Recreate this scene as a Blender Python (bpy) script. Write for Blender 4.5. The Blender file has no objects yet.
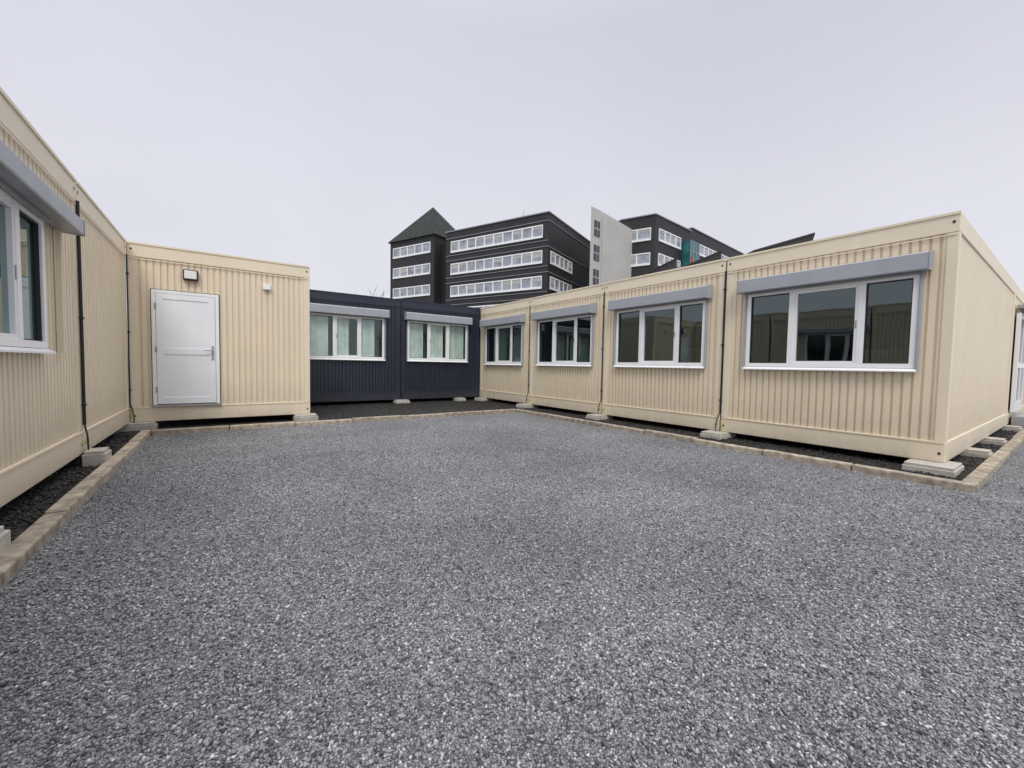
import bpy, math, random
import numpy as np
from mathutils import Matrix, Vector
random.seed(7); np.random.seed(7)
scene=bpy.context.scene
scene.view_settings.view_transform='Standard'
scene.view_settings.look='None'
scene.view_settings.exposure=0

# ------------------------------------------------------------ materials
def newmat(name):
    m=bpy.data.materials.new(name); m.use_nodes=True
    nt=m.node_tree; b=nt.nodes['Principled BSDF']
    return m,nt,b
def N(nt,t,**kw):
    n=nt.nodes.new(t)
    for k,v in kw.items(): setattr(n,k,v)
    return n
def paint(name,col,rough=.45,var=.06,scale=3.0,dirt=0.0,bump=0.0,metal=0.0,spec=.5,dirtz=(0.0,0.5),streak=0.0):
    m,nt,b=newmat(name)
    geo=N(nt,'ShaderNodeNewGeometry')
    n1=N(nt,'ShaderNodeTexNoise'); n1.inputs['Scale'].default_value=scale; n1.inputs['Detail'].default_value=4
    nt.links.new(geo.outputs['Position'],n1.inputs['Vector'])
    mr=N(nt,'ShaderNodeMapRange'); mr.inputs[1].default_value=.25; mr.inputs[2].default_value=.75
    mr.inputs[3].default_value=1-var; mr.inputs[4].default_value=1+var
    nt.links.new(n1.outputs['Fac'],mr.inputs[0])
    mul=N(nt,'ShaderNodeVectorMath',operation='SCALE'); mul.inputs[0].default_value=col[:3]
    nt.links.new(mr.outputs[0],mul.inputs['Scale'])
    out=mul.outputs[0]
    if streak>0:
        mp=N(nt,'ShaderNodeMapping'); mp.inputs['Scale'].default_value=(9,9,.5)
        nt.links.new(geo.outputs['Position'],mp.inputs[0])
        n3=N(nt,'ShaderNodeTexNoise'); n3.inputs['Scale'].default_value=1; n3.inputs['Detail'].default_value=3
        nt.links.new(mp.outputs[0],n3.inputs['Vector'])
        m3=N(nt,'ShaderNodeMapRange'); m3.inputs[1].default_value=.3; m3.inputs[2].default_value=.75
        m3.inputs[3].default_value=1; m3.inputs[4].default_value=1-streak
        nt.links.new(n3.outputs['Fac'],m3.inputs[0])
        s3=N(nt,'ShaderNodeVectorMath',operation='SCALE'); nt.links.new(out,s3.inputs[0]); nt.links.new(m3.outputs[0],s3.inputs['Scale'])
        out=s3.outputs[0]
    if dirt>0:
        sep=N(nt,'ShaderNodeSeparateXYZ'); nt.links.new(geo.outputs['Position'],sep.inputs[0])
        md=N(nt,'ShaderNodeMapRange'); md.inputs[1].default_value=dirtz[0]; md.inputs[2].default_value=dirtz[1]
        md.inputs[3].default_value=dirt; md.inputs[4].default_value=0
        nt.links.new(sep.outputs['Z'],md.inputs[0])
        n2=N(nt,'ShaderNodeTexNoise'); n2.inputs['Scale'].default_value=9; n2.inputs['Detail'].default_value=6
        nt.links.new(geo.outputs['Position'],n2.inputs['Vector'])
        mm=N(nt,'ShaderNodeMath',operation='MULTIPLY'); nt.links.new(md.outputs[0],mm.inputs[0]); nt.links.new(n2.outputs['Fac'],mm.inputs[1])
        mx=N(nt,'ShaderNodeMix',data_type='RGBA'); nt.links.new(mm.outputs[0],mx.inputs['Factor'])
        nt.links.new(out,mx.inputs[6]); mx.inputs[7].default_value=(.14,.12,.10,1)
        out=mx.outputs[2]
    nt.links.new(out,b.inputs['Base Color'])
    b.inputs['Roughness'].default_value=rough; b.inputs['Metallic'].default_value=metal
    b.inputs['Specular IOR Level'].default_value=spec
    if bump>0:
        nb=N(nt,'ShaderNodeTexNoise'); nb.inputs['Scale'].default_value=60; nb.inputs['Detail'].default_value=5
        nt.links.new(geo.outputs['Position'],nb.inputs['Vector'])
        bp=N(nt,'ShaderNodeBump'); bp.inputs['Strength'].default_value=bump; bp.inputs['Distance'].default_value=.01
        nt.links.new(nb.outputs['Fac'],bp.inputs['Height']); nt.links.new(bp.outputs[0],b.inputs['Normal'])
    return m

M_BEIGE=paint('beige_sheet',(.80,.69,.52),rough=.42,var=.03,scale=1.2,dirt=.3,dirtz=(.2,.7),streak=.06)
M_BEIGEF=paint('beige_frame',(.81,.705,.535),rough=.4,var=.03,scale=2,dirt=.6,dirtz=(-.05,.22),streak=.05)
M_BLUE=paint('navy_sheet',(.024,.031,.050),rough=.32,var=.08,streak=.1)
M_BLUEF=paint('navy_frame',(.022,.028,.046),rough=.35,var=.08,dirt=.3)
M_WHITE=paint('white_upvc',(.87,.875,.88),rough=.3,var=.02)
M_DOOR=paint('white_door_paint',(.85,.87,.90),rough=.35,var=.02,streak=.03)
M_ALU=paint('grey_shutter_aluminium',(.38,.40,.435),rough=.38,var=.05,streak=.08)
M_ALUD=paint('dark_seal',(.03,.03,.032),rough=.6,var=.1)
M_STEEL=paint('steel_roof',(.35,.36,.37),rough=.5,var=.1)
M_CONC=paint('concrete',(.46,.43,.38),rough=.9,var=.22,scale=14,bump=.5)
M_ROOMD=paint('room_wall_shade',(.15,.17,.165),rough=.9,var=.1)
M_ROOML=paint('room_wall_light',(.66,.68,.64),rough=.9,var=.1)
M_FURN=paint('furniture_wood',(.35,.30,.22),rough=.6,var=.1)
M_CURT=paint('blind_cloth',(.78,.84,.78),rough=.9,var=.15,scale=5,streak=.25)
M_YG=paint('earth_wire_yellow_green',(.45,.5,.04),rough=.5)
M_BLACK=paint('black_cable',(.012,.012,.013),rough=.5)
M_DARKCLAD=paint('dark_cladding',(.022,.020,.022),rough=.6,var=.2,scale=.5)
M_COPE=paint('pale_coping',(.30,.31,.33),rough=.6)
M_SLATE=paint('slate_roof',(.034,.040,.038),rough=.8,var=.35,scale=1.2,spec=.15)
M_LCON=paint('light_concrete',(.50,.49,.46),rough=.9,var=.08,scale=.4,streak=.15)
M_TEAL=paint('teal_glazing',(.03,.14,.15),rough=.25,var=.3,scale=.8)
M_RED=paint('red_panel',(.4,.03,.02),rough=.5)
M_BARK=paint('bark',(.07,.055,.045),rough=.9)
M_LAMP=paint('lamp_diffuser',(.8,.8,.78),rough=.3,var=.02)

def glassmat(name,tint,f0):
    m=bpy.data.materials.new(name); m.use_nodes=True; nt=m.node_tree; nt.nodes.clear()
    o=N(nt,'ShaderNodeOutputMaterial'); mx=N(nt,'ShaderNodeMixShader'); t=N(nt,'ShaderNodeBsdfTransparent'); g=N(nt,'ShaderNodeBsdfGlossy')
    t.inputs[0].default_value=(*tint,1); g.inputs['Roughness'].default_value=.0; g.inputs[0].default_value=(.80,.95,.98,1)
    geo=N(nt,'ShaderNodeNewGeometry'); nz=N(nt,'ShaderNodeTexNoise'); nz.inputs['Scale'].default_value=1.4; nz.inputs['Detail'].default_value=1
    # Schlick reflectance of a double pane, the same from either face
    d=N(nt,'ShaderNodeVectorMath',operation='DOT_PRODUCT'); nt.links.new(geo.outputs['Incoming'],d.inputs[0]); nt.links.new(geo.outputs['Normal'],d.inputs[1])
    a=N(nt,'ShaderNodeMath',operation='ABSOLUTE'); nt.links.new(d.outputs['Value'],a.inputs[0])
    s=N(nt,'ShaderNodeMath',operation='SUBTRACT'); s.inputs[0].default_value=1; nt.links.new(a.outputs[0],s.inputs[1]); s.use_clamp=True
    p=N(nt,'ShaderNodeMath',operation='POWER'); nt.links.new(s.outputs[0],p.inputs[0]); p.inputs[1].default_value=4
    r=N(nt,'ShaderNodeMapRange'); r.inputs[3].default_value=f0; r.inputs[4].default_value=.95; nt.links.new(p.outputs[0],r.inputs[0])
    nt.links.new(geo.outputs['Position'],nz.inputs['Vector'])
    bp=N(nt,'ShaderNodeBump'); bp.inputs['Strength'].default_value=.06; bp.inputs['Distance'].default_value=.05
    nt.links.new(nz.outputs['Fac'],bp.inputs['Height']); nt.links.new(bp.outputs[0],g.inputs['Normal'])
    nt.links.new(r.outputs[0],mx.inputs[0]); nt.links.new(t.outputs[0],mx.inputs[1]); nt.links.new(g.outputs[0],mx.inputs[2]); nt.links.new(mx.outputs[0],o.inputs[0])
    return m
M_GLASS=glassmat('window_glass',(.42,.53,.51),.13)
M_GLASSL=glassmat('window_glass_clear',(.86,.92,.89),.10)
M_FARGLASS=paint('far_glass',(.30,.32,.36),rough=.12,var=.45,scale=.7,spec=1.0)
M_DGLASS=paint('dark_door_glass',(.03,.035,.04),rough=.06,var=.3,spec=.5)

# ------------------------------------------------------------ mesh helper
class Part:
    """collects geometry in a facade frame: a along facade, b outwards, z up"""
    def __init__(s,O=(0,0,0),u=(1,0,0),n=(0,-1,0)):
        s.O=Vector(O); s.u=Vector(u); s.n=Vector(n); s.v=[]; s.f=[]
    def P(s,a,b,z): return s.O+s.u*a+s.n*b+Vector((0,0,z))
    def box(s,a0,a1,b0,b1,z0,z1):
        i=len(s.v)
        for z in (z0,z1):
            for a,b in ((a0,b0),(a1,b0),(a1,b1),(a0,b1)): s.v.append(s.P(a,b,z))
        for q in ((0,1,2,3),(7,6,5,4),(0,4,5,1),(1,5,6,2),(2,6,7,3),(3,7,4,0)): s.f.append([i+k for k in q])
    def quad(s,pts):
        i=len(s.v)
        for p in pts: s.v.append(s.P(*p))
        s.f.append(list(range(i,i+len(pts))))
    def prism(s,prof,a0,a1):
        i=len(s.v); k=len(prof)
        for a in (a0,a1):
            for b,z in prof: s.v.append(s.P(a,b,z))
        s.f.append([i+j for j in range(k)]); s.f.append([i+k+j for j in reversed(range(k))])
        for j in range(k):
            j2=(j+1)%k; s.f.append([i+j,i+j2,i+k+j2,i+k+j])
    def ribs(s,a0,a1,z0,z1,b,pitch=.086,depth=.021):
        brk=[a0,a1]
        k0=int(a0/pitch)-1; k1=int(a1/pitch)+1
        T=(0,.62,.68,.91,.97)
        for k in range(k0,k1+1):
            for t in T:
                a=(k+t)*pitch
                if a0<a<a1: brk.append(a)
        brk=sorted(set(brk))
        def h(a):
            t=(a/pitch)%1.0
            if t<=.62 or t>=.97: return 0
            if t<.68: return -depth*(t-.62)/.06
            if t<=.91: return -depth
            return -depth*(1-(t-.91)/.06)
        i=len(s.v)
        for a in brk:
            hb=b+h(a+1e-7); s.v.append(s.P(a,hb,z0)); s.v.append(s.P(a,hb,z1))
        for k in range(len(brk)-1):
            j=i+2*k; s.f.append([j,j+2,j+3,j+1])
    def tube(s,pts,r,seg=6):
        pts=[s.P(*p) for p in pts]; i0=len(s.v)
        for k,p in enumerate(pts):
            d=(pts[min(k+1,len(pts)-1)]-pts[max(k-1,0)]).normalized()
            x=d.orthogonal().normalized(); y=d.cross(x)
            for j in range(seg):
                a=2*math.pi*j/seg; s.v.append(p+x*r*math.cos(a)+y*r*math.sin(a))
        for k in range(len(pts)-1):
            for j in range(seg):
                a=i0+k*seg+j; b=i0+k*seg+(j+1)%seg
                s.f.append([a,b,b+seg,a+seg])
        s.f.append([i0+j for j in range(seg)]); s.f.append([i0+(len(pts)-1)*seg+j for j in range(seg)])
    def make(s,name,mat,parent=None,bevel=0.0,smooth=False):
        if not s.v: return None
        me=bpy.data.meshes.new(name); me.from_pydata([tuple(v) for v in s.v],[],s.f); me.update()
        import bmesh
        bm=bmesh.new(); bm.from_mesh(me); bmesh.ops.recalc_face_normals(bm,faces=bm.faces); bm.to_mesh(me); bm.free()
        ob=bpy.data.objects.new(name,me); me.materials.append(mat); scene.collection.objects.link(ob)
        if parent: ob.parent=parent
        if bevel>0:
            md=ob.modifiers.new('bev','BEVEL'); md.width=bevel; md.segments=2; md.limit_method='ANGLE'
        if smooth:
            for p in me.polygons: p.use_smooth=True
        return ob
def empty(name):
    e=bpy.data.objects.new(name,None); scene.collection.objects.link(e); e.empty_display_size=.3; return e

H=2.8; W=2.575; GAP=.012
GZ=-.12
# ------------------------------------------------------------ window
def window(par,fr,a0,a1,z0,z1,m1,m2,curtain=False,box=None,bh=.19,idx=0):
    O,u,n=fr
    fw=.055; b0,b1=-.05,.022
    p=Part(O,u,n)
    p.box(a0,a1,b0,b1,z0,z0+fw); p.box(a0,a1,b0,b1,z1-fw,z1)
    p.box(a0,a0+fw,b0,b1,z0+fw,z1-fw); p.box(a1-fw,a1,b0,b1,z0+fw,z1-fw)
    mw=.036
    for m in (m1,m2): p.box(m-mw,m+mw,b0,b1-.003,z0+fw,z1-fw)
    s=.032
    for (x0,x1) in ((m1+mw,m2-mw),):
        p.box(x0,x1,b0,b1-.010,z0+fw,z0+fw+s); p.box(x0,x1,b0,b1-.010,z1-fw-s,z1-fw)
        p.box(x0,x0+s,b0,b1-.010,z0+fw+s,z1-fw-s); p.box(x1-s,x1,b0,b1-.010,z0+fw+s,z1-fw-s)
    p.make('window_frame',M_WHITE,par,bevel=.004)
    h=Part(O,u,n); h.box(m1+mw+.008,m1+mw+.024,b1-.010,b1-.004,(z0+z1)/2-.05,(z0+z1)/2+.05); h.make('sash_hinge',M_STEEL,par)
    g=Part(O,u,n); g.quad([(a0+fw,-.02,z0+fw),(a1-fw,-.02,z0+fw),(a1-fw,-.02,z1-fw),(a0+fw,-.02,z1-fw)]); g.make('window_glass',M_GLASSL if curtain else M_GLASS,par)
    q=Part(O,u,n)
    for (x0,x1) in ((a0+fw,m1-mw),(m2+mw,a1-fw)):
        t=.010
        q.box(x0,x1,-.03,.004,z0+fw,z0+fw+t); q.box(x0,x1,-.03,.004,z1-fw-t,z1-fw)
        q.box(x0,x0+t,-.03,.004,z0+fw+t,z1-fw-t); q.box(x1-t,x1,-.03,.004,z0+fw+t,z1-fw-t)
    q.make('window_seal',M_ALUD,par)
    r=Part(O,u,n); A0,A1=a0-.17,a1+.17; D=-2.2; Z0,Z1=.25,2.45
    A1=min(A1,W-.06)
    r.quad([(A0,D,Z0),(A1,D,Z0),(A1,D,Z1),(A0,D,Z1)]); r.quad([(A0,-.06,Z0),(A1,-.06,Z0),(A1,D,Z0),(A0,D,Z0)])
    r.quad([(A0,-.06,Z1),(A1,-.06,Z1),(A1,D,Z1),(A0,D,Z1)]); r.quad([(A0,-.06,Z0),(A0,D,Z0),(A0,D,Z1),(A0,-.06,Z1)])
    r.quad([(A1,-.06,Z0),(A1,D,Z0),(A1,D,Z1),(A1,-.06,Z1)])
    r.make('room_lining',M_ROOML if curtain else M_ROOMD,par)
    r=Part(O,u,n); r.box(a0+.2,a1-.2,-.3,-.12,z0-.02,z0+.01)
    k=.25*idx; r.box(a0+.3+k,a0+.9+k,-1.6,-1.2,.3,1.35+.1*idx); r.box(a0+.1,a0+.16,-1.1,-1.04,.3,2.4); r.make('room_furniture',M_FURN,par)
    if curtain:
        c=Part(O,u,n)
        for (x0,x1) in ((a0+.02,m1-.1),(m1+.02,m2-.12-.1*idx),(m2+.0,a1-.08-.15*idx)):
            k=int((x1-x0)/.04)
            for j in range(k):
                xa=x0+j*.04; xb=xa+.04; da=-.08-.015*(j%2); db=-.08-.015*((j+1)%2)
                c.quad([(xa,da,z0),(xb,db,z0),(xb,db,z1),(xa,da,z1)])
        c.make('curtain',M_CURT,par)
    s=Part(O,u,n); s.prism([(.0,z0-.03),(.065,z0-.042),(.065,z0-.028),(.023,z0-.004),(0,z0-.004)],a0-.02,a1+.02); s.make('window_sill',M_WHITE,par)
    c0,c1=box if box else (a0-.09,a1+.09)
    r=Part(O,u,n)
    if not box: r.box(a0-.030,a0-.004,.002,.040,z0-.03,z1+.03)
    else: r.box(c0+.05,c0+.09,.002,.04,z0-.03,z1+.03)
    r.box(a1+.004,a1+.030,.002,.040,z0-.03,z1+.03)
    r.make('shutter_rail',M_ALU if not box else M_BEIGEF,par,bevel=.003)
    bx=Part(O,u,n); bx.prism([(.002,z1+.012),(.165,z1+.0),(.172,z1+.012),(.172,z1+bh),(.162,z1+bh+.01),(.002,z1+bh+.045)],c0,c1)
    for x0,x1 in ((c0-.006,c0-.0005),(c1+.0005,c1+.006)):
        bx.prism([(.002,z1+.006),(.178,z1-.006),(.178,z1+bh+.016),(.002,z1+bh+.051)],x0,x1)
    bx.make('shutter_box',M_ALU,par,bevel=.003)
    l=Part(O,u,n); l.box(a0,a1,.03,.06,z1-.02,z1+.004); l.make('shutter_end_bar',M_STEEL,par)

# ------------------------------------------------------------ container
def container(O,u,n,width,depth,colour='beige',win=None,door=None,name='modular_container',bh=.19,idx=0):
    e=empty(name)
    MS,MF=(M_BEIGE,M_BEIGEF) if colour=='beige' else (M_BLUE,M_BLUEF)
    g=GAP; w=width
    TB=.215; BB=.235; CP=.10
    fr=Part(O,u,n)
    for a0,a1 in ((g,g+CP),(w-g-CP,w-g)):
        for b0,b1 in ((-CP,0),(-depth+g,-depth+CP)):
            fr.box(a0,a1,b0,b1,BB,H-TB)
    for b0,b1 in ((-CP,0.004),(-depth+g,-depth+CP)):
        fr.box(g,w-g,b0,b1,0,BB); fr.box(g,w-g,b0,b1,H-TB,H)
    for a0,a1 in ((g,g+CP),(w-g-CP,w-g)):
        fr.box(a0,a1,-depth+CP,-CP,0,BB); fr.box(a0,a1,-depth+CP,-CP,H-TB,H)
    fr.make('steel_frame',MF,e,bevel=.008)
    lip=Part(O,u,n)
    lip.box(g+.02,w-g-.02,.004,.010,H-TB-.03,H-TB-.016)
    lip.box(g,w-g,.004,.016,H-.022,H+.006)
    lip.box(g+.02,w-g-.02,.004,.012,BB-.018,BB-.002)
    lip.make('edge_flange',MF,e)
    hl=Part(O,u,n)
    for a in (g+.05,w-g-.05):
        for z in (H-.1,.1):
            pts=[]
            for k in range(12):
                t=2*math.pi*k/12; pts.append((a+.014*math.cos(t),.0065,z+.018*math.sin(t)))
            hl.quad(pts)
    hl.make('lifting_hole',M_ALUD,e)
    c=Part(O,u,n); b=-.012
    x0,x1=g+CP,w-g-CP; z0,z1=BB,H-TB
    holes=[h for h in (win,door) if h]
    if holes:
        h=holes[0]; ha0,ha1,hz0,hz1=h[:4]
        c.ribs(x0,ha0,z0,z1,b)
        if ha1<x1: c.ribs(ha1,x1,z0,z1,b)
        if hz0>z0+.01: c.ribs(ha0,min(ha1,x1),z0,hz0,b)
        c.ribs(ha0,min(ha1,x1),hz1,z1,b)
    else: c.ribs(x0,x1,z0,z1,b)
    c.make('ribbed_cladding',MS,e)
    for a,sgn in ((g+.016,-1),(w-g-.016,1)):
        P0=Vector(O)+Vector(u)*a+Vector(n)*(-CP)
        q=Part(P0,tuple(-Vector(n)),tuple(Vector(u)*sgn)); q.ribs(0,depth-2*CP,z0,z1,0,depth=.012)
        q.make('side_cladding',MS,e)
    bk=Part(O,u,n); bk.quad([(x0,-depth+.03,z0),(x1,-depth+.03,z0),(x1,-depth+.03,z1),(x0,-depth+.03,z1)]); bk.make('rear_cladding',MS,e)
    rf=Part(O,u,n)
    rf.box(g+CP,w-g-CP,-depth+CP,-CP,H-.06,H-.02); rf.make('roof_sheet',M_STEEL,e)
    uf=Part(O,u,n); uf.box(g+CP,w-g-CP,-depth+CP,-CP,.03,.07); uf.make('floor_pan',M_STEEL,e)
    if win:
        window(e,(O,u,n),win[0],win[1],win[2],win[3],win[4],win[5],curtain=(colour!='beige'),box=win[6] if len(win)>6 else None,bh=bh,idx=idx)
    return e

def block(cx,cy,lx,ly,z0=GZ-.02,z1=-.002,rot=0):
    e=empty('concrete_footing_block')
    O=(cx,cy,0);u=(math.cos(rot),math.sin(rot),0);v=(-math.sin(rot),math.cos(rot),0)
    p=Part(O,u,v); p.box(-lx/2,lx/2,-ly/2,ly/2,z0,z1-.03); p.make('block_body',M_CONC,e,bevel=.008)
    q=Part(O,u,v); q.box(-lx/2+.015,lx/2-.02,-ly/2+.015,ly/2-.015,z1-.029,z1); q.make('bearing_pad',M_CONC,e,bevel=.004)

def jointbits(O,u,n,wire=True,r=.010):
    e=empty('drain_pipe')
    p=Part(O,u,n)
    p.tube([(0,.014,2.60),(0.002,.016,1.8),(-.002,.016,1.0),(0,.016,.3)],r,8)
    p.tube([(0,.016,.3),(.03,.04,.2),(.05,.05,.05),(.02,.03,-.08)],.008,8)
    for z in (2.3,1.4,.5): p.box(-.022,.022,.003,.02+r,z,z+.02)
    p.make('pipe',M_BLACK,e)
    if wire:
        q=Part(O,u,n)
        pts=[]
        for k in range(11):
            t=math.pi*k/10; pts.append((-.05*math.cos(t),.03+.01*math.sin(t),.10+.06*math.sin(t)))
        q.tube(pts,.006); q.tube([(-.05,.03,.10),(-.05,.03,-.1)],.006); q.make('earth_wire',M_YG,e)
    g=Part(O,u,n); g.box(-.011,.011,-.06,-.03,.0,H-.02); g.make('joint_seal',M_ALUD,e)

XR=6.64; Y0=.865; XL=-1.218; YD=8.613
for k in range(4):
    y=Y0+k*W
    win=(.305,2.215,1.065,2.185,.825,1.61)
    container((XR,y,0),(0,1,0),(-1,0,0),W,6.06,win=win,idx=k)
    if k>0: jointbits((XR,y,0),(0,1,0),(-1,0,0))
jointbits((XR,Y0+4*W-.02,0),(0,1,0),(-1,0,0),wire=False)
for k in range(2):
    container((XR+6.08+6.06,Y0+(k+1)*W,0),(0,-1,0),(1,0,0),W,6.06)
YB=Y0+4*W
for k in range(2):
    x=XR-(k+1)*W-.004
    wx=(.19,2.10,1.125,2.245,.82,1.46)
    container((x,YB,0),(1,0,0),(0,-1,0),W,6.06,colour='blue',win=wx,idx=k)
jointbits((XR-W-.004,YB,0),(1,0,0),(0,-1,0),wire=False)
container((XR+.01,YB+.012,0),(1,0,0),(0,-1,0),W,6.06,colour='blue')
DZ=.02
de=container((XL,YD,DZ),(1,0,0),(0,-1,0),W,6.06,door=(.285,1.155,.265,2.105))
def door():
    O,u,n=(XL,YD,DZ),(1,0,0),(0,-1,0)
    a0,a1,z0,z1=.285,1.155,.265,2.105
    p=Part(O,u,n); f=.05
    p.box(a0,a0+f,-.05,.02,z0,z1); p.box(a1-f,a1,-.05,.02,z0,z1); p.box(a0+f,a1-f,-.05,.02,z1-f,z1)
    p.make('door_frame',M_WHITE,de,bevel=.004)
    p=Part(O,u,n); p.box(a0+f+.004,a1-f-.004,-.04,.012,z0+.012,z1-f-.004); p.make('door_leaf',M_DOOR,de,bevel=.003)
    q=Part(O,u,n); x0,x1=a0+f+.004,a1-f-.004; t=.085; b0,b1=.012,.022
    zb,zt=z0+.012,z1-f-.004; zm=1.13
    q.box(x0,x0+t,b0,b1,zb,zt); q.box(x1-t,x1,b0,b1,zb,zt)
    q.box(x0+t,x1-t,b0,b1,zb,zb+t+.02); q.box(x0+t,x1-t,b0,b1,zt-t,zt); q.box(x0+t,x1-t,b0,b1,zm-.05,zm+.05)
    q.make('door_stiles',M_DOOR,de,bevel=.003)
    h=Part(O,u,n); h.box(x1-.055,x1-.02,b1,b1+.008,1.0,1.24); h.make('handle_plate',M_STEEL,de,bevel=.002)
    h=Part(O,u,n); h.tube([(x1-.04,b1,1.16),(x1-.04,b1+.05,1.16),(x1-.15,b1+.05,1.16)],.009,8); h.make('door_handle',M_STEEL,de)
    h=Part(O,u,n)
    for z in (z0+.2,z0+.85,z1-.3): h.box(a0+.035,a0+.062,.02,.032,z,z+.09)
    h.make('hinges',M_STEEL,de,bevel=.003)
    h=Part(O,u,n); h.box(a0-.02,a1+.02,.005,.05,z0-.03,z0-.004); h.make('threshold',M_STEEL,de)
    h=Part(O,u,n); h.box(a0-.012,a0-.001,-.02,-.002,z0,z1+.012); h.box(a1+.001,a1+.012,-.02,-.002,z0,z1+.012); h.box(a0-.001,a1+.001,-.02,-.002,z1+.001,z1+.012); h.make('door_gap_seal',M_ALUD,de)
    e=empty('wall_lamp')
    h=Part(O,u,n); h.box(.685,.885,-.01,.07,2.30,2.47); h.make('lamp_housing',M_ALUD,e,bevel=.012)
    h=Part(O,u,n); h.box(.705,.865,.068,.086,2.32,2.45); h.make('lamp_cover',M_LAMP,e,bevel=.01)
    e=empty('alarm_box')
    h=Part(O,u,n); h.box(1.80,1.92,-.01,.05,2.28,2.37); h.make('alarm_housing',M_WHITE,e,bevel=.008)
door()
for k in range(4):
    ytop=YD-k*W
    win=None
    if k==1: win=(1.03,2.46,1.07,2.13,1.55,2.06,(.60,2.57))
    if k==3: win=(.3,2.2,1.07,2.10,.9,1.6)
    container((XL,ytop,DZ),(0,-1,0),(1,0,0),W,6.06,win=win,colour='beige',bh=.13)
    if k>0: jointbits((XL,ytop,DZ),(0,-1,0),(1,0,0),wire=(k==1),r=.014)
jointbits((XL+.012,YD,DZ),(1,0,0),(0,-1,0))

def far_end():
    O,u,n=(XR+6.08,Y0,0),(1,0,0),(0,-1,0)
    e=empty('glazed_entrance_door')
    p=Part(O,u,n)
    p.box(.3,.42,.0,.06,.25,2.25); p.box(1.72,1.8,.0,.06,.25,2.25); p.box(.42,1.72,.0,.06,2.15,2.25); p.box(.42,1.72,.0,.06,.25,.45); p.box(1.03,1.15,0,.06,.45,2.15); p.box(.42,1.03,0,.055,1.15,1.25); p.box(1.15,1.72,0,.055,1.15,1.25); p.make('door_frame',M_WHITE,e,bevel=.005)
    p=Part(O,u,n); p.quad([(.42,.03,.45),(1.72,.03,.45),(1.72,.03,2.15),(.42,.03,2.15)]); p.make('door_glass',M_DGLASS,e)
    e=empty('wall_window')
    p=Part(O,u,n); p.box(2.6,4.6,.0,.05,1.05,1.12); p.box(2.6,4.6,0,.05,2.13,2.2); p.box(2.6,2.67,0,.05,1.12,2.13); p.box(4.53,4.6,0,.05,1.12,2.13); p.box(3.5,3.57,0,.05,1.12,2.13); p.make('frame',M_WHITE,e,bevel=.005)
    p=Part(O,u,n); p.quad([(2.67,.03,1.12),(4.53,.03,1.12),(4.53,.03,2.13),(2.67,.03,2.13)]); p.make('glass',M_DGLASS,e)
    e=empty('entrance_canopy')
    p=Part(O,u,n); p.prism([(0,2.35),(.3,2.32),(.3,2.36),(0,2.42)],.3,2.2); p.make('canopy_sheet',M_STEEL,e)
    e=empty('entrance_steps')
    p=Part(O,u,n); p.box(.4,1.9,.02,.32,-.14,.16); p.box(.4,1.9,.321,.62,-.14,.02); p.make('steel_steps',M_STEEL,e,bevel=.005)
far_end()

block(XR-.03,Y0+.10,.56,.42)
for y,l in ((Y0+W,.42),(Y0+2*W,.42),(Y0+3*W,.42)): block(XR-.05,y,.5,.34)
block(XR-.02,Y0+4*W-.3,.5,.3)
for x in (8.3,10.0,12.7,14.5): block(x,Y0-.02,.3,.34)
block(XL+.115,YD-W-.06,.18,.26,z1=.06); block(XL+.12,YD-.03,.42,.3,z1=DZ-.002); block(XL+W-.1,YD-.03,.4,.3,z1=DZ-.002)
block(XL+.115,YD-2*W-.06,.18,.26,z1=.06); block(XR-W,YB-.05,.4,.3); block(XR-2*W,YB-.05,.4,.3)
block(5.9,YB-.05,.3,.3)

# ------------------------------------------------------------ kerbs
def kerb(name,pts,wd=.115,z0=-.25,z1=-.045):
    rnd=random.Random(3)
    p=Part()
    for (xa,ya),(xb,yb) in pts:
        L=math.hypot(xb-xa,yb-ya); k=max(1,round(L/1.0)); d=((xb-xa)/L,(yb-ya)/L)
        for j in range(k):
            s0=L*j/k+.006; s1=L*(j+1)/k-.006
            q=Part((xa,ya,0),(d[0],d[1],0),(-d[1],d[0],0)); o=rnd.uniform(-.008,.008); zz=rnd.uniform(-.010,.008)
            q.box(s0,s1,0+o,wd+o,z0,z1+zz)
            i=len(p.v); p.v+=q.v; p.f+=[[i+t for t in f] for f in q.f]
    m=bpy.data.materials.get('kerb_stone')
    if not m:
        m,nt,b=newmat('kerb_stone')
        geo=N(nt,'ShaderNodeNewGeometry'); nz=N(nt,'ShaderNodeTexNoise'); nz.inputs['Scale'].default_value=12; nz.inputs['Detail'].default_value=8
        nt.links.new(geo.outputs['Position'],nz.inputs['Vector'])
        cr=N(nt,'ShaderNodeValToRGB'); cr.color_ramp.elements[0].position=.3; cr.color_ramp.elements[0].color=(.21,.17,.13,1)
        cr.color_ramp.elements[1].position=.68; cr.color_ramp.elements[1].color=(.50,.43,.34,1)
        nt.links.new(nz.outputs['Fac'],cr.inputs[0])
        mr=N(nt,'ShaderNodeMapRange'); mr.inputs[3].default_value=.75; mr.inputs[4].default_value=1.15; nt.links.new(geo.outputs['Random Per Island'],mr.inputs[0])
        sc=N(nt,'ShaderNodeVectorMath',operation='SCALE'); nt.links.new(cr.outputs[0],sc.inputs[0]); nt.links.new(mr.outputs[0],sc.inputs['Scale'])
        nt.links.new(sc.outputs[0],b.inputs['Base Color']); b.inputs['Roughness'].default_value=.9
        bp=N(nt,'ShaderNodeBump'); bp.inputs['Strength'].default_value=.6; bp.inputs['Distance'].default_value=.01
        nt.links.new(nz.outputs['Fac'],bp.inputs['Height']); nt.links.new(bp.outputs[0],b.inputs['Normal'])
    p.make(name,m,None,bevel=.012)
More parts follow.
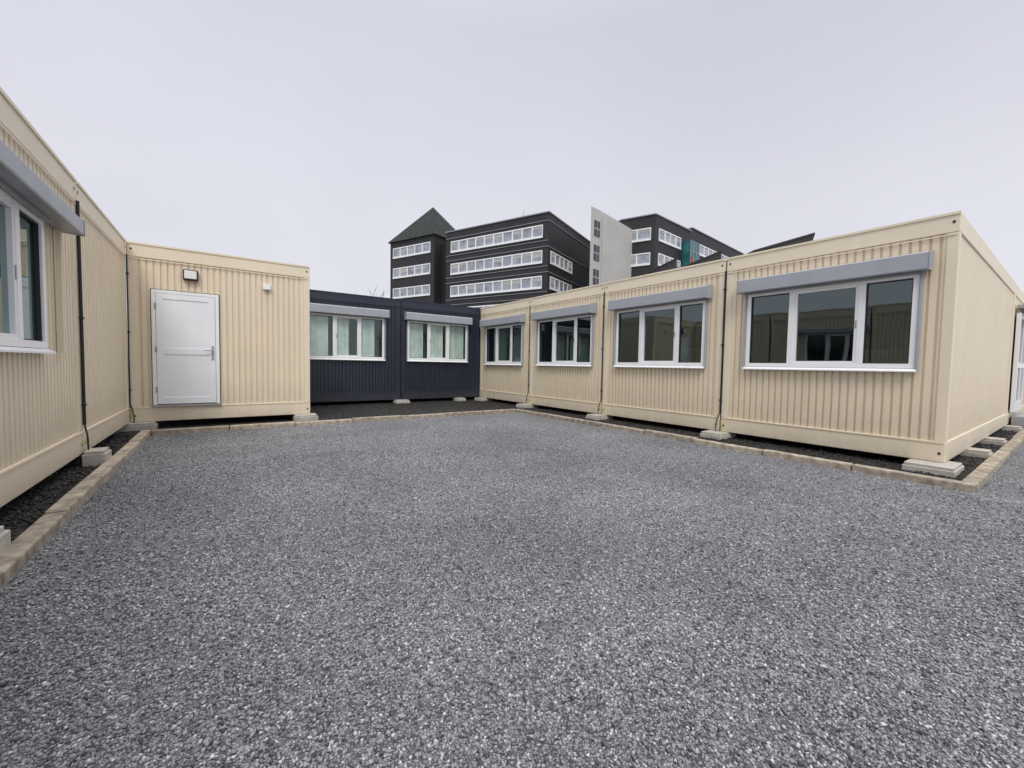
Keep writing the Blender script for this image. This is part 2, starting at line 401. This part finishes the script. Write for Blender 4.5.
KX=5.83; KL=-.905; KY=8.0; KE=.56
kerb('kerb',[((KL,-4),(KL,KY+.115))])
kerb('kerb',[((KL+.001,KY),(KX,KY))])
kerb('kerb',[((KX+.115,KE+.0),(KX+.115,KY+.115))])
kerb('kerb',[((KX+.117,KE),(30,KE))])

# ------------------------------------------------------------ ground
def gravel_mat(name,c0,c1,scale,island=False,bump=1.0):
    m,nt,b=newmat(name)
    geo=N(nt,'ShaderNodeNewGeometry')
    if island:
        src=geo.outputs['Random Per Island']
    else:
        v=N(nt,'ShaderNodeTexVoronoi'); v.inputs['Scale'].default_value=scale; v.inputs['Randomness'].default_value=1
        nt.links.new(geo.outputs['Position'],v.inputs['Vector'])
        sx=N(nt,'ShaderNodeSeparateColor'); nt.links.new(v.outputs['Color'],sx.inputs[0]); src=sx.outputs[0]
    cr=N(nt,'ShaderNodeValToRGB'); e=cr.color_ramp.elements
    e[0].position=0; e[0].color=(*c0,1); e[1].position=1; e[1].color=(*c1,1)
    k=e.new(.40); k.color=tuple(c0[i]*.6+c1[i]*.30 for i in range(3))+(1,)
    k=e.new(.88); k.color=tuple(c0[i]*.4+c1[i]*.52 for i in range(3))+(1,)
    nt.links.new(src,cr.inputs[0])
    nz=N(nt,'ShaderNodeTexNoise'); nz.inputs['Scale'].default_value=.7; nz.inputs['Detail'].default_value=5
    nt.links.new(geo.outputs['Position'],nz.inputs['Vector'])
    mr=N(nt,'ShaderNodeMapRange'); mr.inputs[1].default_value=.3; mr.inputs[2].default_value=.7; mr.inputs[3].default_value=.80; mr.inputs[4].default_value=1.15
    nt.links.new(nz.outputs['Fac'],mr.inputs[0])
    sc=N(nt,'ShaderNodeVectorMath',operation='SCALE'); nt.links.new(cr.outputs[0],sc.inputs[0]); nt.links.new(mr.outputs[0],sc.inputs['Scale'])
    out=sc.outputs[0]
    if island:
        n4=N(nt,'ShaderNodeTexNoise'); n4.inputs['Scale'].default_value=260; n4.inputs['Detail'].default_value=2
        nt.links.new(geo.outputs['Position'],n4.inputs['Vector'])
        m4=N(nt,'ShaderNodeMapRange'); m4.inputs[1].default_value=.3; m4.inputs[2].default_value=.7; m4.inputs[3].default_value=.75; m4.inputs[4].default_value=1.2
        nt.links.new(n4.outputs['Fac'],m4.inputs[0])
        s4=N(nt,'ShaderNodeVectorMath',operation='SCALE'); nt.links.new(out,s4.inputs[0]); nt.links.new(m4.outputs[0],s4.inputs['Scale']); out=s4.outputs[0]
    else:
        ve=N(nt,'ShaderNodeTexVoronoi',feature='DISTANCE_TO_EDGE'); ve.inputs['Scale'].default_value=scale
        nt.links.new(geo.outputs['Position'],ve.inputs['Vector'])
        me=N(nt,'ShaderNodeMapRange'); me.inputs[1].default_value=0; me.inputs[2].default_value=.10; me.inputs[3].default_value=.35; me.inputs[4].default_value=1
        nt.links.new(ve.outputs['Distance'],me.inputs[0])
        s2=N(nt,'ShaderNodeVectorMath',operation='SCALE'); nt.links.new(out,s2.inputs[0]); nt.links.new(me.outputs[0],s2.inputs['Scale']); out=s2.outputs[0]
        mc=N(nt,'ShaderNodeMath',operation='MULTIPLY'); nt.links.new(me.outputs[0],mc.inputs[0]); nt.links.new(sx.outputs[1],mc.inputs[1])
        bp=N(nt,'ShaderNodeBump'); bp.inputs['Strength'].default_value=bump; bp.inputs['Distance'].default_value=.008
        nt.links.new(mc.outputs[0],bp.inputs['Height']); nt.links.new(bp.outputs[0],b.inputs['Normal'])
    nt.links.new(out,b.inputs['Base Color']); b.inputs['Roughness'].default_value=.75
    b.inputs['Specular IOR Level'].default_value=.4
    return m
M_GRAVEL=gravel_mat('gravel_surface',(.062,.064,.069),(.54,.545,.565),95)
M_STONE=gravel_mat('gravel_chip',(.058,.060,.066),(.62,.625,.65),75,island=True)
M_SOIL=gravel_mat('dark_soil',(.006,.006,.007),(.07,.066,.06),60)
M_CRUMB=gravel_mat('soil_crumb',(.008,.008,.008),(.10,.09,.08),60,island=True)

g=Part(); g.quad([(-600,600,GZ),(600,600,GZ),(600,-600,GZ),(-600,-600,GZ)]); g.make('ground',M_GRAVEL)
s=Part((0,0,0),(1,0,0),(0,1,0)); zs=-.092
s.quad([(-9,-4,zs),(KL-.11,-4,zs),(KL-.11,KY+.1,zs),(-9,KY+.1,zs)])
s.quad([(-9,KY+.1,zs),(30,KY+.1,zs),(30,20,zs),(-9,20,zs)])
s.quad([(KX+.1,KE+.1,zs),(30,KE+.1,zs),(30,KY+.1,zs),(KX+.1,KY+.1,zs)])
s.make('soil_strip',M_SOIL)

YAW=.6165
def chips(name,x,y,s,z0,mat,rs):
    n=len(x)
    base=np.array([[1,0,0],[0,1,0],[-1,0,0],[0,-1,0],[0,0,.8],[0,0,-.8]],float)
    V=base[None]*rs.uniform(.55,1.35,(n,6,1))+rs.uniform(-.28,.28,(n,6,3))
    V[:,:,0]*=rs.uniform(.8,1.5,(n,1))
    t=rs.uniform(-.6,.6,n); c,sn=np.cos(t),np.sin(t)
    X=V[:,:,0]*c[:,None]+V[:,:,2]*sn[:,None]; Z=-V[:,:,0]*sn[:,None]+V[:,:,2]*c[:,None]; Yv=V[:,:,1]
    a=rs.uniform(0,2*np.pi,n); c,sn=np.cos(a)[:,None],np.sin(a)[:,None]
    X,Yv=X*c-Yv*sn,X*sn+Yv*c
    P=np.stack([X,Yv,Z],2)*s[:,None,None]
    P[:,:,0]+=x[:,None];P[:,:,1]+=y[:,None];P[:,:,2]+=z0+(s*rs.uniform(.0,.7,n))[:,None]
    F=np.array([[0,1,4],[1,2,4],[2,3,4],[3,0,4],[1,0,5],[2,1,5],[3,2,5],[0,3,5]])
    FF=(F[None]+6*np.arange(n)[:,None,None]).reshape(-1)
    me=bpy.data.meshes.new(name); nf=n*8
    me.vertices.add(n*6); me.vertices.foreach_set('co',P.reshape(-1))
    me.loops.add(nf*3); me.loops.foreach_set('vertex_index',FF.astype(np.int32))
    me.polygons.add(nf); me.polygons.foreach_set('loop_start',np.arange(0,nf*3,3,dtype=np.int32))
    me.update(calc_edges=True); me.materials.append(mat)
    ob=bpy.data.objects.new(name,me); scene.collection.objects.link(ob)
def stones():
    rs=np.random.RandomState(5)
    xs=[];ys=[];ss=[]
    for n,r0,r1,s0,s1 in ((105000,.85,3.0,.0032,.0082),(75000,3.0,5.6,.0042,.0088),(25000,5.6,8.5,.0055,.0095)):
        r=np.sqrt(rs.uniform(r0*r0,r1*r1,n)); a=YAW+rs.uniform(-1.0,1.0,n)
        xs.append(r*np.sin(a));ys.append(r*np.cos(a));ss.append(s0+(s1-s0)*rs.uniform(0,1,n)**1.6)
    x=np.concatenate(xs);y=np.concatenate(ys);s=np.concatenate(ss)
    ok=((x>KL+.01)&(x<KX-.01)&(y<KY-.01))|((x>=KX-.01)&(y<KE-.01))
    chips('gravel',x[ok],y[ok],s[ok],GZ,M_STONE,rs)
    x=np.concatenate([rs.uniform(-1.6,KL-.12,5000),rs.uniform(KX+.12,7.4,5500),rs.uniform(6,14,1500),rs.uniform(1.2,6.6,4000)])
    y=np.concatenate([rs.uniform(2.2,8.0,5000),rs.uniform(KE+.12,8.0,5500),rs.uniform(KE+.12,Y0+.3,1500),rs.uniform(8.15,11.4,4000)])
    chips('soil_crumbs',x,y,.005+.014*rs.uniform(0,1,len(x))**2,zs,M_CRUMB,rs)
stones()

# ------------------------------------------------------------ background buildings (L right of view axis, D along it)
cy,sy=math.cos(YAW),math.sin(YAW)
def WV(L,D): return Vector((L*cy+D*sy,-L*sy+D*cy,0))
def fpart(p0,p1):
    A=WV(*p0);B=WV(*p1); u=(B-A).normalized(); n=Vector((u.y,-u.x,0))
    if n.dot(A)>0: n=-n
    return (A,u,n,(B-A).length)
def prismblock(e,poly,z0,z1,mat,name):
    p=Part((0,0,0),(1,0,0),(0,1,0)); k=len(poly); W_=[WV(*q) for q in poly]
    zt=z1 if isinstance(z1,(list,tuple)) else [z1]*k
    for w in W_: p.v.append(Vector((w.x,w.y,z0)))
    for w,z in zip(W_,zt): p.v.append(Vector((w.x,w.y,z)))
    p.f.append(list(range(k))); p.f.append(list(range(k,2*k)))
    for j in range(k): p.f.append([j,(j+1)%k,k+(j+1)%k,k+j])
    return p.make(name,mat,e)
def band(e,fr,a0,a1,zc,h=1.75,mod=1.7):
    A,u,n,L=fr
    fp=Part(A,u,n); gp=Part(A,u,n); bp=Part(A,u,n)
    k=max(1,round((a1-a0)/mod)); m=(a1-a0)/k; t=.17; z0,z1=zc-h/2,zc+h/2
    fp.box(a0,a1,0,.16,z0-.15,z0+t); fp.box(a0,a1,0,.12,z1-t,z1)
    for j in range(k+1):
        x=a0+j*m; w=.09
        fp.box(max(a0,x-w),min(a1,x+w),0,.119,z0+t,z1-t)
    for j in range(k):
        x0=a0+j*m+.1; x1=a0+(j+1)*m-.1
        if random.random()<.35: bp.box(x0,x1,0.031,.05,z1-t-random.uniform(.3,.9),z1-t)
    gp.quad([(a0,.03,z0),(a1,.03,z0),(a1,.03,z1),(a0,.03,z1)])
    fp.make('window_frames',M_WHITE,e); gp.make('window_panes',M_FARGLASS,e); bp.make('blinds',M_LCON,e)
Ad=(-.851,.5255); Bd=(.5255,.851)
C=(4.9,60)
def pt(t,b): return (C[0]+Ad[0]*t+Bd[0]*b, C[1]+Ad[1]*t+Bd[1]*b)
e=empty('office_block')
prismblock(e,[pt(0,0),pt(19.4,0),pt(19.4,16.8),pt(0,16.8)],GZ-.1,23.3,M_DARKCLAD,'main_wing')
prismblock(e,[pt(-.15,-.15),pt(19.5,-.15),pt(19.5,17),pt(-.15,17)],23.3,23.45,M_COPE,'roof_coping')
prismblock(e,[pt(19.4,2),pt(22.1,2),pt(22.1,16),pt(19.4,16)],GZ-.1,22.4,M_DARKCLAD,'link_wing')
prismblock(e,[pt(22.1,0),pt(33.1,0),pt(33.1,11),pt(22.1,11)],GZ-.1,23.5,M_DARKCLAD,'corner_tower')
p=Part((0,0,0),(1,0,0),(0,1,0)); o=.4
for q in (pt(22.1-o,-o),pt(33.1+o,-o),pt(33.1+o,11+o),pt(22.1-o,11+o)):
    w=WV(*q); p.v.append(Vector((w.x,w.y,23.5)))
w=WV(*pt(27.6,5.5)); p.v.append(Vector((w.x,w.y,31.0)))
p.f=[[0,1,4],[1,2,4],[2,3,4],[3,0,4],[3,2,1,0]]; p.make('pyramid_roof',M_SLATE,e)
rows=[20.8,17.1,13.4,9.7]
fA=fpart(pt(0,0),pt(19.4,0)); fB=fpart(pt(0,0),pt(0,16.8)); fT=fpart(pt(22.1,0),pt(33.1,0))
for z in rows:
    band(e,fA,.9,18.3,z); band(e,fT,.9,10.2,z+.7)
    if z<20: band(e,fB,.8,8.6,z)
    q=Part(*fA[:3]); q.box(0,19.4,.0,.1,z+1.35,z+1.42); q.box(0,19.4,.0,.1,z-1.5,z-1.43); q.make('sill_band',M_COPE,e)
    q=Part(*fB[:3]); q.box(0,16.8,.0,.1,z+1.35,z+1.42); q.make('sill_band',M_COPE,e)
q=Part(*fA[:3]); q.tube([(6,-3,23.4),(6,-3,25.6)],.05); q.tube([(13,-5,23.4),(13,-5,24.8)],.06); q.box(3,5.5,-6,-4,23.4,24.1); q.make('roof_mast',M_STEEL,e)
e=empty('concrete_stair_tower')
prismblock(e,[(10.3,56),(12.2,57.8),(15,70),(13.0,70)],GZ-.1,22.7,M_LCON,'stair_shaft')
prismblock(e,[(12.25,57.9),(19.4,65),(21,70),(15,69)],GZ-.1,[22.7,22.2,22.2,22.7],M_LCON,'lift_shaft')
fr=fpart((10.3,56),(12.2,57.8))
q=Part(*fr[:3])
for z in (20.2,16.9,13.6,10.3): q.box(.8,2.1,0,.06,z-1.2,z+.9)
q.make('stair_glazing',M_DGLASS,e)
q=Part(*fr[:3])
for z in (20.2,16.9,13.6,10.3): q.box(.75,2.15,0,.09,z-.3,z-.1); q.box(1.4,1.5,0,.085,z-1.2,z+.9)
q.make('stair_window_bars',M_COPE,e)
e=empty('office_wing')
P1=(21.1,62); P2=(29.6,69.4); P3=(47,84.5); P0=(16.8,64.7)
prismblock(e,[P1,P2,(24,80),(14,72),P0],GZ-.1,24.0,M_DARKCLAD,'wing_near')
prismblock(e,[(21.05,61.8),(29.8,69.3),(24,80.3),(13.8,72),(16.6,64.6)],24.0,24.15,M_COPE,'roof_coping')
prismblock(e,[(29.62,69.42),P3,(38,95),(24,80.4)],GZ-.1,24.6,M_DARKCLAD,'wing_far')
prismblock(e,[(29.8,69.31),(47.2,84.5),(38,95.2),(24,80.5)],24.6,24.75,M_COPE,'roof_coping')
f1=fpart(P1,P2); f2=fpart(P2,P3); f0=fpart(P1,P0)
for z in [21.3,17.6,13.9,10.2]:
    band(e,f1,1.0,f1[3]-3.4,z); band(e,f2,1.5,f2[3]-.8,z+.4); band(e,f0,.6,f0[3]-.4,z)
q=Part(*f1[:3]); L=f1[3]; q.box(L-2.8,L+.3,0,1.4,GZ,21.8); q.make('teal_stair_glazing',M_TEAL,e)
q=Part(*f1[:3])
for z in np.arange(11,21.7,1.8): q.box(L-2.85,L+.35,1.38,1.45,z,z+.12)
for a in (-2.8,-1.8,-.8,.25): q.box(L+a-.05,L+a+.05,1.4,1.46,GZ,21.8)
q.make('glazing_bars',M_COPE,e)
q=Part(*f1[:3]); q.box(L-2.7,L-1.9,1.41,1.5,18.2,19.0); q.make('red_panel',M_RED,e)
def hall(name,poly,z0,zt):
    e=empty(name)
    prismblock(e,poly,GZ-.1,zt,M_DARKCLAD,'walls')
    cx=sum(q[0] for q in poly)/4; cyy=sum(q[1] for q in poly)/4
    pl=[(cx+(a-cx)*1.04,cyy+(b-cyy)*1.04) for a,b in poly]
    p=Part((0,0,0),(1,0,0),(0,1,0)); ws=[WV(*q) for q in pl]
    for w,z in zip(ws,zt): p.v.append(Vector((w.x,w.y,z+.02)))
    for w,z in zip(ws,zt): p.v.append(Vector((w.x,w.y,z+.16)))
    p.f=[[0,1,2,3],[4,5,6,7],[0,1,5,4],[1,2,6,5],[2,3,7,6],[3,0,4,7]]
    p.make('mono_pitch_roof',M_DARKCLAD,e)
hall('dark_hall',[(17.2,29.5),(21.2,29.3),(21.8,30.5),(17.7,33)],9.2,[9.4,10.65,10.2,9.6])
hall('dark_hall',[(13.6,42.),(16.2,41),(17,44),(14,45)],10.9,[10.6,11.9,12.0,10.8])
hall('dark_hall',[(17.4,42.),(20.6,41),(21.5,44),(18,45)],10.9,[11.3,12.7,12.8,11.4])

# ------------------------------------------------------------ bare trees
def tree(name,L,D,h,seed):
    rnd=random.Random(seed); base=WV(L,D); p=Part((0,0,0),(1,0,0),(0,1,0))
    def grow(pos,d,l,r,lev):
        n=3; pts=[pos]
        for k in range(n):
            d=(d+Vector((rnd.uniform(-.15,.15),rnd.uniform(-.15,.15),rnd.uniform(-.02,.12)))).normalized(); pts.append(pts[-1]+d*l/n)
        i0=len(p.v); seg=5
        for k,q in enumerate(pts):
            x=d.orthogonal().normalized(); y=d.cross(x); rr=r*(1-.5*k/n)
            for j in range(seg): a=2*math.pi*j/seg; p.v.append(q+x*rr*math.cos(a)+y*rr*math.sin(a))
        for k in range(n):
            for j in range(seg):
                a=i0+k*seg+j; b=i0+k*seg+(j+1)%seg; p.f.append([a,b,b+seg,a+seg])
        if lev==0: return
        for _ in range(rnd.randint(3,4)):
            t=rnd.randint(1,n); a=rnd.uniform(0,6.28); s=rnd.uniform(.35,.75)
            nd=(d+Vector((math.cos(a)*s,math.sin(a)*s,.15))).normalized()
            grow(pts[t],nd,l*rnd.uniform(.55,.75),r*.5,lev-1)
    grow(Vector((base.x,base.y,GZ)),Vector((0,0,1)),h*.4,h*.018,4)
    p.make(name,M_BARK)
tree('bare_tree',-17,42,9.3,1); tree('bare_tree',-15,44,9.8,2); tree('bare_tree',-18.6,46,9.6,5)

# ------------------------------------------------------------ world + sun
w=bpy.data.worlds.new('World'); scene.world=w; w.use_nodes=True; nt=w.node_tree; nt.nodes.clear()
out=N(nt,'ShaderNodeOutputWorld'); tc=N(nt,'ShaderNodeTexCoord')
sky=N(nt,'ShaderNodeTexSky',sky_type='NISHITA'); sky.sun_disc=False
SE=math.radians(48); SUNDIR=Vector((-.45,-.89,0)).normalized()
sky.sun_elevation=SE; sky.sun_rotation=math.atan2(SUNDIR.x,SUNDIR.y)
b1=N(nt,'ShaderNodeBackground'); b1.inputs[1].default_value=.08; nt.links.new(sky.outputs[0],b1.inputs[0])
sep=N(nt,'ShaderNodeSeparateXYZ'); nt.links.new(tc.outputs['Generated'],sep.inputs[0])
cr=N(nt,'ShaderNodeValToRGB'); el=cr.color_ramp.elements
el[0].position=0; el[0].color=(.80,.80,.85,1); el[1].position=1; el[1].color=(1,1,1.0,1)
k=el.new(.3); k.color=(.78,.78,.85,1); k=el.new(.62); k.color=(.70,.705,.80,1); k=el.new(.8); k.color=(.85,.86,.90,1)
nt.links.new(sep.outputs['Z'],cr.inputs[0])
nz=N(nt,'ShaderNodeTexNoise'); nz.inputs['Scale'].default_value=1.6; nz.inputs['Detail'].default_value=5; nt.links.new(tc.outputs['Generated'],nz.inputs['Vector'])
mr=N(nt,'ShaderNodeMapRange'); mr.inputs[1].default_value=.3; mr.inputs[2].default_value=.7; mr.inputs[3].default_value=.95; mr.inputs[4].default_value=1.05; nt.links.new(nz.outputs['Fac'],mr.inputs[0])
zb=N(nt,'ShaderNodeMapRange'); zb.inputs[1].default_value=.74; zb.inputs[2].default_value=.95; zb.inputs[3].default_value=1; zb.inputs[4].default_value=3.2; nt.links.new(sep.outputs['Z'],zb.inputs[0])
mm=N(nt,'ShaderNodeMath',operation='MULTIPLY'); nt.links.new(mr.outputs[0],mm.inputs[0]); nt.links.new(zb.outputs[0],mm.inputs[1])
b2=N(nt,'ShaderNodeBackground'); nt.links.new(cr.outputs[0],b2.inputs[0]); nt.links.new(mm.outputs[0],b2.inputs[1])
mx=N(nt,'ShaderNodeMixShader'); mx.inputs[0].default_value=.92
nt.links.new(b1.outputs[0],mx.inputs[1]); nt.links.new(b2.outputs[0],mx.inputs[2]); nt.links.new(mx.outputs[0],out.inputs[0])
sl=bpy.data.lights.new('sun','SUN'); sl.energy=1.5; sl.angle=math.radians(20); sl.color=(1,.985,.96)
so=bpy.data.objects.new('sun',sl); scene.collection.objects.link(so)
sd=Vector((SUNDIR.x*math.cos(SE),SUNDIR.y*math.cos(SE),math.sin(SE))); so.rotation_euler=sd.to_track_quat('Z','Y').to_euler()

# ------------------------------------------------------------ camera
f,yaw,pit,rol,hb=406.36,.6165,.0457,.0176,1.0191
fh=Vector((math.sin(yaw),math.cos(yaw),0)); r=Vector((math.cos(yaw),-math.sin(yaw),0)); z=Vector((0,0,1))
F=math.cos(pit)*fh-math.sin(pit)*z; U=math.sin(pit)*fh+math.cos(pit)*z
R2=math.cos(rol)*r+math.sin(rol)*U; U2=-math.sin(rol)*r+math.cos(rol)*U
cd=bpy.data.cameras.new('Camera'); co=bpy.data.objects.new('Camera',cd); scene.collection.objects.link(co)
cd.sensor_width=36; cd.lens=f/1024*36; cd.clip_end=2000; cd.clip_start=.02
B=-F
co.matrix_world=Matrix(((R2.x,U2.x,B.x,0),(R2.y,U2.y,B.y,0),(R2.z,U2.z,B.z,hb),(0,0,0,1)))
scene.camera=co
